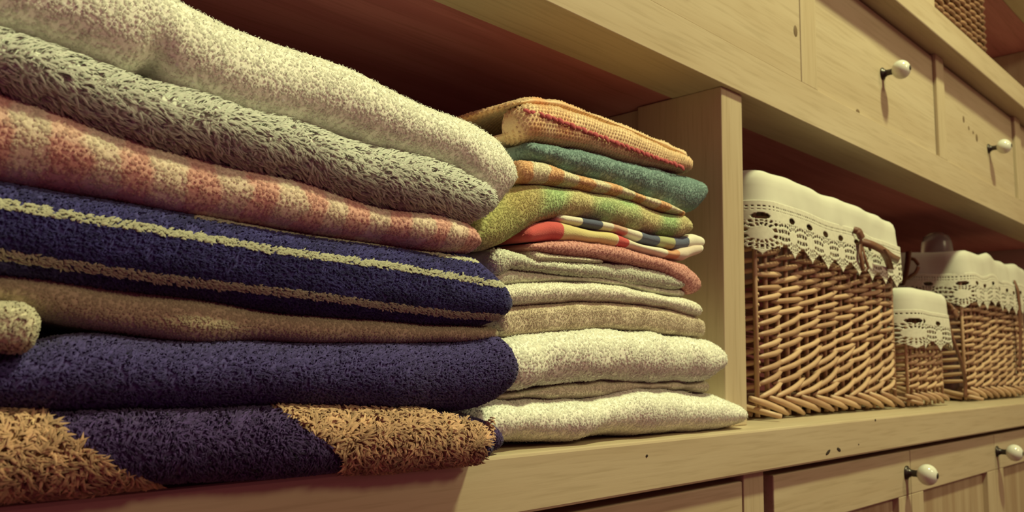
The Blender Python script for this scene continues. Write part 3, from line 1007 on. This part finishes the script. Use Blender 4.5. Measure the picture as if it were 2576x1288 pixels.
layer(r5, 'lower_layer', c_r5b,
      [(1318, 575), (1350, 562), (1380, 556), (1430, 562), (1466, 573), (1540, 586), (1612, 612), (1691, 630), (1740, 612), (1772, 612)],
      [(1318, 608), (1376, 606), (1430, 604), (1500, 612), (1580, 624), (1660, 646), (1720, 655), (1772, 634)],
      yf=-0.007, seed=73, mat=M_COTTON, piled=False, rd=0.009, nx=300, sm=1)

# pink waffle cloth with its cream underside
PK = (0.68, 0.33, 0.30)
def c_r6(P):
    q = 0.5 + 0.5 * np.sign(np.sin(P[:, 0] * 2 * np.pi / 0.0045)) * np.sign(np.sin(P[:, 2] * 2 * np.pi / 0.0038))
    return mix((0.72, 0.38, 0.34), (0.58, 0.26, 0.24), q)
r6, _ = rtowel('pink_waffle_cloth', 'pink waffle-weave cloth lying over white towels in the far stack', c_r6,
       [(1330, 612), (1376, 608), (1430, 606), (1500, 614), (1580, 627), (1660, 650), (1722, 662), (1748, 695), (1763, 717)],
       [(1330, 632), (1355, 634), (1449, 644), (1534, 654), (1662, 680), (1705, 708), (1735, 740), (1763, 728)],
       yf=-0.008, seed=76, mat=M_COTTON, sp=0.0016, dens=0.9, L=0.35, r=0.40, jit=0.4, rd=0.008, nx=260, sm=1, er=0.006)
layer(r6, 'cream_underside', (0.74, 0.70, 0.56), [(1330, 628), (1355, 636), (1449, 646), (1520, 654)], [(1330, 657), (1400, 658), (1449, 660), (1520, 664)], yf=-0.006, seed=79, rd=0.006, label='cream underside layer')
# greenish white towel with curled left end, two layers
WG = (0.76, 0.77, 0.65)
r8, _ = rtowel('curled_white_towel', 'off-white towel whose left end curls up beside the navy striped towel', WG,
       [(1230, 640), (1252, 622), (1275, 630), (1330, 650), (1400, 660), (1500, 664), (1560, 664), (1662, 682), (1705, 702), (1724, 712)],
       [(1230, 690), (1258, 692), (1276, 672), (1363, 684), (1492, 698), (1598, 719), (1690, 726), (1724, 722)],
       yf=-0.005, seed=80, sp=0.0015, rd=0.009, L=0.9)
layer(r8, 'lower_fold', (0.76, 0.74, 0.62), [(1225, 690), (1276, 676), (1363, 687), (1492, 700), (1598, 721), (1690, 728), (1724, 726)],
      [(1225, 720), (1300, 714), (1420, 708), (1500, 710), (1577, 721), (1660, 740), (1724, 750)], yf=-0.001, seed=83, rd=0.008)
# smooth cream towel
rtowel('smooth_cream_towel', 'smooth cream towel with a rounded fold in the middle of the far stack', (0.88, 0.86, 0.74),
       [(1240, 722), (1300, 715), (1420, 709), (1500, 712), (1577, 723), (1660, 742), (1720, 752), (1750, 758), (1767, 776)],
       [(1240, 775), (1287, 768), (1449, 757), (1560, 759), (1662, 772), (1748, 796), (1767, 800)],
       yf=-0.007, seed=86, sp=0.0015, dens=1.4, L=0.6, r=0.40, rd=0.012)
# beige flannel
def c_r11(P):
    return mix((0.72, 0.62, 0.48), (0.56, 0.46, 0.34), np.clip(0.35 + 0.6 * fnoise(P * np.array((1, 1, 0.2)), 40, 88), 0, 1))
rtowel('beige_flannel', 'beige flannel towel above the fluffy white towels', c_r11,
       [(1256, 780), (1287, 771), (1449, 760), (1560, 762), (1662, 775), (1748, 798), (1773, 806)],
       [(1256, 846), (1274, 849), (1363, 838), (1449, 832), (1556, 826), (1662, 836), (1773, 850)],
       yf=-0.005, seed=89, sp=0.0014, dens=1.5, L=0.6, r=0.38, rd=0.012, er=0.004, el=0.004, n=3)
# fluffy whites
rtowel('fluffy_white_towel', 'fluffy white terry towel bulging out near the foot of the far stack', (0.93, 0.93, 0.84),
       [(1240, 862), (1270, 858), (1363, 840), (1534, 829), (1662, 838), (1769, 853), (1812, 860), (1838, 890)],
       [(1240, 990), (1291, 986), (1342, 977), (1428, 964), (1534, 956), (1620, 960), (1748, 960), (1805, 955), (1838, 925)],
       yf=-0.020, lint=True, seed=92, sp=0.0024, dens=1.6, L=0.40, r=0.54, lean=(0.3, 0, -0.5), jit=0.6, rd=0.022, cr=0.02, wr=0.0014, clump=0.7)
rtowel('thin_cream_towel', 'thin cream towel pressed between the two fluffy white towels', (0.72, 0.68, 0.53),
       [(1240, 992), (1291, 988), (1342, 979), (1428, 966), (1534, 958), (1620, 962), (1748, 962), (1784, 958)],
       [(1240, 1005), (1291, 998), (1406, 1001), (1449, 1003), (1513, 996), (1598, 979), (1705, 979), (1784, 988)],
       yf=-0.006, seed=95, sp=0.0013, dens=1.3, L=0.6, r=0.4, rd=0.008, er=0.003)
rtowel('white_hand_towel', 'white terry hand towel at the bottom of the far stack', (0.93, 0.93, 0.84),
       [(1180, 1050), (1230, 1010), (1278, 996), (1406, 1003), (1470, 1005), (1577, 983), (1620, 977), (1705, 981), (1812, 990), (1855, 1011), (1878, 1037)],
       [(1180, 1125), (1278, 1116), (1406, 1112), (1492, 1104), (1620, 1096), (1748, 1090), (1830, 1082), (1878, 1062)],
       yf=-0.019, lint=True, seed=98, sp=0.0020, dens=1.5, L=0.36, r=0.52, lean=(0.1, 0, -0.3), jit=0.6, rd=0.030, cr=0.02, wr=0.0022, wscale=18, zmin=0.0008, clump=0.4, dy=0.008)

# ------------------------------------------------------------------ baskets
def rrect(x0, x1, y0, y1, rad, step):
    """rounded rectangle, anticlockwise seen from above, starting at the left end of the front -> points, outward normals, arc length"""
    pts, nrm = [], []
    def seg(a, b, n):
        k = max(2, int(math.dist(a, b) / step))
        for i in range(k):
            f = i / k
            pts.append((a[0] + (b[0] - a[0]) * f, a[1] + (b[1] - a[1]) * f))
            nrm.append(n)
    def arc(c, a0):
        k = max(3, int(rad * math.pi / 2 / step))
        for i in range(k):
            a = a0 + math.pi / 2 * i / k
            pts.append((c[0] + rad * math.cos(a), c[1] + rad * math.sin(a)))
            nrm.append((math.cos(a), math.sin(a)))
    seg((x0 + rad, y0), (x1 - rad, y0), (0, -1))
    arc((x1 - rad, y0 + rad), -math.pi / 2)
    seg((x1, y0 + rad), (x1, y1 - rad), (1, 0))
    arc((x1 - rad, y1 - rad), 0)
    seg((x1 - rad, y1), (x0 + rad, y1), (0, 1))
    arc((x0 + rad, y1 - rad), math.pi / 2)
    seg((x0, y1 - rad), (x0, y0 + rad), (-1, 0))
    arc((x0 + rad, y0 + rad), math.pi)
    P, Nn = np.array(pts), np.array(nrm)
    d = np.linalg.norm(np.roll(P, -1, 0) - P, axis=1)
    s = np.concatenate([[0], np.cumsum(d)[:-1]])
    return P, Nn, s, d.sum()


def rod_mesh(name, L, r, amp, sides=5, seg=6):
    x = np.linspace(-1, 1, seg + 1)
    P = np.stack([x * L / 2, amp * (1 - 2 * np.cos(x * np.pi / 2) ** 1.3), 0 * x], 1)
    R = r * (0.55 + 0.45 * np.cos(x * np.pi / 2) ** 0.5)
    V, Q, T = tube_np(P, R, sides)
    return mesh_np(name, V, Q, T)


def rod_mesh2(name, L, r):
    P = np.array([(-L / 2, 0.002, 0), (-L / 4, -0.0015, 0), (0, -0.002, 0), (L / 4, -0.0012, 0), (L / 2, 0.0025, 0)])
    V, Q, T = tube_np(P, np.array([0.85, 1, 1, 0.95, 0.75]) * r, 6)
    return mesh_np(name, V, Q, T)


def basket(name, label, x0, x1, y0, y1, z0, H, sp, row, rr, mat, lace=None, zrows=None, group=None, tilt=(0.05, 0.30), foot=True, seed=200, taper=0.0, side_cols=99):
    g = random.Random(seed)
    root = empty(name, ((x0 + x1) / 2, (y0 + y1) / 2, z0))
    tag(root, label, 'basket', group)
    nf = max(2, round((x1 - x0) / sp))
    spf = (x1 - x0) / nf
    ns = max(2, round((y1 - y0) / sp))
    sps = (y1 - y0) / ns
    amp = rr * 0.8
    mf = rod_mesh('weaver', spf * 1.62, rr, amp)
    ms = rod_mesh('weaver', sps * 1.62, rr, amp)
    mfe = rod_mesh('weaver', spf * 1.2, rr, amp)
    mse = rod_mesh('weaver', sps * 1.2, rr, amp)
    for m in (mf, ms, mfe, mse): m.materials.append(mat)
    def pos(j, n, sp_, a, big, end):
        if j == 0: return a + sp_ * 0.60, end
        if j == n - 1: return a + sp_ * (n - 0.60), end
        return a + sp_ * (j + 0.5), big
    zb = z0 + (0.026 if foot else 0.004)
    zt = z0 + H - (0.020 if lace else 0.002)
    nr = int((zt - zb) / row)
    rowh = (zt - zb) / nr
    zl = z0 + H - (lace['vis'] if lace else -1)         # above this the lace hides everything
    bV, bQ, bT, off = [], [], [], 0
    def add_obj(nm, me, loc, rz, ry):
        o = bpy.data.objects.new(nm, me)
        COL.objects.link(o)
        o.location = loc
        o.rotation_euler = Matrix.Rotation(rz, 3, 'Z').to_4x4().__matmul__(Matrix.Rotation(-ry, 4, 'Y')).to_euler()
        set_parent(o, root)
        return o
    def add_hidden(me, loc, rz, ry):
        nonlocal off
        M = Matrix.Translation(loc) @ Matrix.Rotation(rz, 4, 'Z') @ Matrix.Rotation(-ry, 4, 'Y')
        A = np.array([M @ v.co for v in me.vertices])
        bV.append(A)
        for p in me.polygons:
            t = tuple(i + off for i in p.vertices)
            (bQ if len(t) == 4 else bT).append(t)
        off += len(A)
    for k in range(nr):
        z = zb + (k + 0.5) * rowh
        f = k / max(1, nr - 1)
        tl = tilt[1] + (tilt[0] - tilt[1]) * f
        sh = 0.5 * (k % 2)
        hid = z > zl
        for j in range(nf):
            x, mj = pos(j, nf, spf, x0, mf, mfe)
            zz = z + g.uniform(-1, 1) * row * 0.13
            a = tl + g.uniform(-0.09, 0.09)
            if hid: add_hidden(mj, (x, y0, zz), 0, a)
            else: add_obj('weaver', mj, (x, y0, zz), 0, a)
            add_hidden(mj, (x, y1, zz), math.pi, a)
        for j in range(ns):
            y, mj = pos(j, ns, sps, y0, ms, mse)
            zz = z + g.uniform(-1, 1) * row * 0.13
            a = tl * 0.6 + g.uniform(-0.05, 0.05)
            if hid or j >= side_cols: add_hidden(mj, (x0, y, zz), -math.pi / 2, a)
            else: add_obj('weaver', mj, (x0, y, zz), -math.pi / 2, a)
            add_hidden(mj, (x1, y, zz), math.pi / 2, a)
    # stakes
    V, Q, T = tube_np([(0, 0, 0), (0, 0, H * 0.5), (0, 0, H - (0.026 if lace else 0.004))], rr * 0.8, 6, up=(0, 1, 0))
    sm = mesh_np('stake', V, Q, T)
    sm.materials.append(mat)
    for j in range(nf + 1):
        add_obj('stake', sm, (x0 + spf * j, y0 + rr * 0.9, z0 + 0.003), 0, 0)
        if j < nf: add_obj('stake', sm, (x0 + spf * (j + 0.5), y0 + rr * 1.2, z0 + 0.003), 0, 0)
    for j in range(1, ns):
        add_obj('stake', sm, (x0 + rr * 0.9, y0 + sps * j, z0 + 0.003), 0, 0)
    # foot border: thick rods slanting down to the right
    if foot:
        fm = rod_mesh2('border_rod', spf * 1.75, rr * 1.12)
        fm.materials.append(mat)
        nb = int(nf * 1.35)
        for j in range(nb):
            x = x0 + (x1 - x0) * (j + 0.5) / nb
            add_obj('border_rod', fm, (x, y0 - rr * 0.9, z0 + 0.0135 + g.uniform(-.0008, .0008)), 0, -0.20 + g.uniform(-0.05, 0.05))
        nb = int(ns * 1.35)
        for j in range(nb):
            y = y0 + (y1 - y0) * (j + 0.5) / nb
            add_obj('border_rod', fm, (x0 - rr * 0.9, y, z0 + 0.0135), -math.pi / 2, -0.20)
    if bV:
        o = link('hidden_weave', mesh_np('hidden_weave', np.vstack(bV), np.array(bQ), np.array(bT)), mat)
        set_parent(o, root)
        tag(o, kind='stuff')
    # floor of the basket
    box('basket_floor', x0 + 0.004, x1 - 0.004, y0 + 0.008, y1 - 0.004, z0 + 0.010, z0 + 0.016, mat, root, 0)
    if lace:
        LN, LD, per = lace['plain'], lace['drop'], lace['per']
        P, Nn, sarc, tot = rrect(x0 - 0.004, x1 + 0.004, y0 - 0.004, y1 + 0.004, lace.get('rad', 0.022), 0.005)
        prof = [(-0.016, -0.07), (-0.014, -0.03), (-0.010, -0.006), (-0.004, 0.0015), (0.001, 0.002), (0.005, -0.002), (0.0075, -0.009), (0.008, -0.016)]
        prof += [(0.008 + 0.0004 * i, -0.016 - (LN - 0.016) * i / 5) for i in range(1, 6)]
        rows = []
        for a, z in prof:
            rows.append(np.stack([P[:, 0] + Nn[:, 0] * a, P[:, 1] + Nn[:, 1] * a, np.full(len(P), z0 + H + z)], 1))
        A = np.stack(rows, 1)
        flat = A.reshape(-1, 3)
        wz = np.clip((flat[:, 2] - (z0 + H - LN)) / LN, 0, 1)
        nz = fnoise(flat * np.array((1, 1, 0.35)), 11, seed + 1) * 0.0028 * wz ** 0.5
        nz2 = fnoise(flat * np.array((1, 1, 0.0)), 9, seed + 2) * lace.get('sag', 0.003) - lace.get('slope', 0) * (flat[:, 0] - x0)
        Nf = np.repeat(Nn, len(prof), 0)
        flat[:, 0] += Nf[:, 0] * nz
        flat[:, 1] += Nf[:, 1] * nz
        flat[:, 2] += nz2
        n, m = len(P), len(prof)
        I = np.arange(n * m).reshape(n, m)
        J = np.roll(I, -1, 0)
        Q = np.stack([I[:, :-1], J[:, :-1], J[:, 1:], I[:, 1:]], -1).reshape(-1, 4)
        o = link('liner', mesh_np('liner', flat, Q), M_LINER)
        set_parent(o, root)
        tag(o, 'white cotton liner folded over the rim')
        # lace band with real holes
        st = lace.get('cell', 0.0008)
        P, Nn, sarc, tot = rrect(x0 - 0.004, x1 + 0.004, y0 - 0.004, y1 + 0.004, lace.get('rad', 0.022), st)
        keepfront = (P[:, 1] < y0 + 0.16)
        nv = int(LD / st)
        v = np.arange(nv + 1) * st
        off_ = 0.0105 + 0.003 * (v / LD)
        A = np.stack([P[:, None, 0] + Nn[:, None, 0] * off_, P[:, None, 1] + Nn[:, None, 1] * off_,
                      np.broadcast_to(z0 + H - LN + 0.004 - v, (len(P), nv + 1))], -1)
        flat = A.reshape(-1, 3).copy()
        wv = fnoise(flat * np.array((1, 1, 0.3)), 14, seed + 3) * 0.0015
        nz2 = fnoise(flat * np.array((1, 1, 0.0)), 9, seed + 2) * lace.get('sag', 0.003) - lace.get('slope', 0) * (flat[:, 0] - x0)
        Nf = np.repeat(Nn, nv + 1, 0)
        flat[:, 0] += Nf[:, 0] * wv
        flat[:, 1] += Nf[:, 1] * wv
        flat[:, 2] += nz2
        U, Vv = np.meshgrid(sarc + st / 2, v[:-1] + st / 2, indexing='ij')
        ph = (U / per + lace.get('phase', 0.5)) % 1.0
        du = (ph - 0.5) * per                           # from the middle of a motif
        hgt = LD
        solid = np.ones_like(U, bool)
        # header mesh
        g1 = (np.abs(((U / 0.0042) % 1) - 0.5) < 0.24) & (np.abs(((Vv / 0.0042) % 1) - 0.5) < 0.22)
        solid &= ~(g1 & (Vv > 0.003) & (Vv < 0.18 * hgt))
        # eyelets
        ev = 0.29 * hgt
        solid &= ~(((du / (per * 0.17)) ** 2 + ((Vv - ev) / (hgt * 0.062)) ** 2) < 1)
        # ring of small holes around a solid oval
        mv = 0.60 * hgt
        rad = np.sqrt((du / (per * 0.36)) ** 2 + ((Vv - mv) / (hgt * 0.20)) ** 2)
        ang = np.arctan2((Vv - mv) / hgt, du / per)
        for rr0, cnt, wd in ((0.80, 14, 0.15), (1.18, 18, 0.14), (1.5, 22, 0.12)):
            h = (np.abs(rad - rr0) < wd) & (np.abs(((ang / (2 * np.pi) * cnt) % 1) - 0.5) < 0.27)
            solid &= ~(h & (Vv > 0.36 * hgt) & (Vv < 0.90 * hgt))
        # net between the motifs
        q = (np.abs((((U + Vv) / 0.0058) % 1) - 0.5) < 0.26) & (np.abs((((U - Vv) / 0.0058) % 1) - 0.5) < 0.26)
        solid &= ~(q & (rad > 1.65) & (Vv > 0.36 * hgt) & (Vv < 0.88 * hgt))
        # scalloped lower edge: deep points
        edge = hgt * (1.0 - 0.24 * (1 - np.abs(2 * ((U / per + lace.get('phase', 0.5) + 0.5) % 1.0) - 1)) ** 0.7)
        solid &= Vv < edge - 0.0
        solid &= keepfront[:, None]
        n = len(P)
        I = np.arange(n * (nv + 1)).reshape(n, nv + 1)
        J = np.roll(I, -1, 0)
        Q = np.stack([I[:, :-1], J[:, :-1], J[:, 1:], I[:, 1:]], -1)[solid]
        used, inv = np.unique(Q, return_inverse=True)
        me = mesh_np('lace_trim', flat[used], inv.reshape(-1, 4))
        TRIS[0] += len(Q) * 2
        o = link('lace_trim', me, M_LACE)
        md = o.modifiers.new('thickness', 'SOLIDIFY')
        md.thickness = 0.0007
        set_parent(o, root)
        tag(o, 'ecru crochet lace edging with eyelets and pointed hem')
    return root


def ribbon(parent, pts, w=0.006, twist=(0, 0), name='ribbon', mat=None, wdir=(0, 0, 1)):
    """flat ribbon through the points"""
    P = np.array(pts, float)
    t = np.linspace(0, 1, len(P))
    tt = np.linspace(0, 1, 24)
    P = np.stack([np.interp(tt, t, P[:, a]) for a in range(3)], 1)
    for a in range(3):
        P[1:-1, a] = (P[:-2, a] + 2 * P[1:-1, a] + P[2:, a]) / 4
    T = np.gradient(P, axis=0)
    T /= np.linalg.norm(T, axis=1)[:, None]
    wd = np.array(wdir, float)[None] - T * (T @ np.array(wdir, float))[:, None]
    wd /= np.linalg.norm(wd, axis=1)[:, None] + 1e-9
    nn = np.cross(T, wd)
    a = twist[0] + (twist[1] - twist[0]) * tt
    d = wd * np.cos(a)[:, None] + nn * np.sin(a)[:, None]
    V = np.stack([P - d * w / 2, P + d * w / 2], 1).reshape(-1, 3)
    Q = [(2 * i, 2 * i + 2, 2 * i + 3, 2 * i + 1) for i in range(len(P) - 1)]
    o = link(name, mesh_np(name, V, np.array(Q)), mat or M_RIBBON)
    md = o.modifiers.new('thickness', 'SOLIDIFY')
    md.thickness = 0.0006
    set_parent(o, parent)
    return o


BG = 'wicker baskets on the shelf'
b1 = basket('wicker_basket', 'large wicker basket with white lace-edged liner right beside the divider', 0.795, 1.178, 0.032, 0.30, 0.0, 0.270,
            0.047, 0.0118, 0.0033, M_WICKER,
            lace=dict(plain=0.038, drop=0.060, per=0.043, vis=0.075, phase=0.72, sag=0.002, slope=0.030), group=BG, tilt=(0.06, 0.30), seed=210, side_cols=2)
LY = 0.0145
def L3(x, y, Y): return tuple(at(x, y, Y))
ribbon(b1, [L3(2147, 578, LY), L3(2160, 582, LY - .004), L3(2168, 600, LY - .006), L3(2166, 612, LY - .004)], 0.009, (0.2, 0.8), 'ribbon_knot')
ribbon(b1, [L3(2166, 608, LY - .003), L3(2195, 616, LY - .012), L3(2222, 630, LY - .014), L3(2245, 648, LY - .010), L3(2262, 656, LY - .003)], 0.010, (0.1, 0.5), 'ribbon_loop')
ribbon(b1, [L3(2218, 628, LY - .012), L3(2232, 652, LY - .008), L3(2240, 678, LY - .003)], 0.009, (1.0, 1.2), 'ribbon_tail', wdir=(1, 0, 0))
ribbon(b1, [L3(2166, 600, LY - .003), L3(2165, 640, LY - .005), L3(2172, 680, LY - .003)], 0.0065, (0.1, 0.4), 'ribbon_tail', wdir=(1, 0, 0))
ribbon(b1, [L3(2168, 610, LY - .003), L3(2176, 645, LY - .006), L3(2184, 672, LY - .005), L3(2176, 684, LY - .003)], 0.004, (0.1, 0.6), 'ribbon_tail', wdir=(1, 0, 0))

b2 = basket('wicker_basket', 'small low wicker basket with lace liner between the two large baskets', 1.203, 1.346, 0.024, 0.13, 0.0, 0.168,
            0.038, 0.0105, 0.0028, M_WICKER,
            lace=dict(plain=0.034, drop=0.056, per=0.060, vis=0.068, phase=0.50, sag=0.0015, cell=0.001), group=BG, tilt=(0.05, 0.2), seed=220, side_cols=0)
ribbon(b2, [L3(2376, 762, .03), L3(2396, 780, .012), L3(2410, 800, .012), L3(2412, 790, .03), L3(2390, 765, .035)], 0.010, (0, 0.6), 'ribbon_loop')
ribbon(b2, [L3(2378, 775, .03), L3(2382, 800, .015), L3(2400, 860, .012), L3(2418, 910, .015), L3(2430, 960, .02), L3(2428, 1000, .022)], 0.006, (0.2, 0.9), 'ribbon_tail', wdir=(1, 0, 0))

b3 = basket('wicker_basket', 'large wicker basket with lace liner at the far right end', 1.512, 1.89, 0.040, 0.30, 0.0, 0.258,
            0.047, 0.0118, 0.0033, M_WICKER,
            lace=dict(plain=0.042, drop=0.060, per=0.046, vis=0.078, phase=0.3, sag=0.004, slope=0.0, cell=0.001), group=BG, tilt=(0.06, 0.2), seed=230, side_cols=6)
def LX(x, y, X):
    v = ray(x, y)
    return tuple(CAM + v * (X / v[0]))
ribbon(b3, [LX(2268, 704, 1.49), LX(2284, 700, 1.482), LX(2304, 686, 1.482), LX(2312, 668, 1.482), LX(2300, 652, 1.486), LX(2286, 650, 1.49)], 0.006, (0.3, 0.3), 'ribbon_loop')
ribbon(b3, [LX(2286, 632, 1.492), LX(2284, 660, 1.485), LX(2278, 695, 1.483), LX(2270, 712, 1.488)], 0.012, (0.3, 0.6), 'ribbon_tail', wdir=(0, 1, 0))
ribbon(b3, [L3(2552, 705, .026), L3(2562, 730, .020), L3(2566, 780, .022), L3(2568, 860, .026), L3(2566, 925, .028)], 0.010, (0.1, 0.4), 'ribbon_tail', wdir=(1, 0, 0))

b4 = basket('wicker_basket', 'dark wicker basket standing on the top shelf', 1.285, 1.572, 0.0, 0.25, LT, 0.195, 0.030, 0.0125, 0.0040, M_WICKER_DARK,
            group=BG, tilt=(0.0, 0.0), foot=False, seed=240, side_cols=1)

# clear plastic jar behind the small basket
jm, jnt, jb = nodes('clear_plastic')
jb.inputs['Base Color'].default_value = (0.75, 0.70, 0.72, 1)
jb.inputs['Transmission Weight'].default_value = 0.85
jb.inputs['Roughness'].default_value = 0.25
jb.inputs['IOR'].default_value = 1.3
bm = bmesh.new()
lathe(bm, [(0.022, 0.001), (0.026, 0.006), (0.027, 0.03), (0.027, 0.19), (0.027, 0.252), (0.0255, 0.268), (0.021, 0.280), (0.013, 0.286), (0.005, 0.288)], 28, 'z')
jar = bm_obj('plastic_jar', bm, jm)
jar.location = (1.590, 0.102, 0.0165)
tag(jar, 'clear rounded plastic jar standing in the far right basket, its top above the rim', 'jar')

print('tuft triangles', TRIS[0])
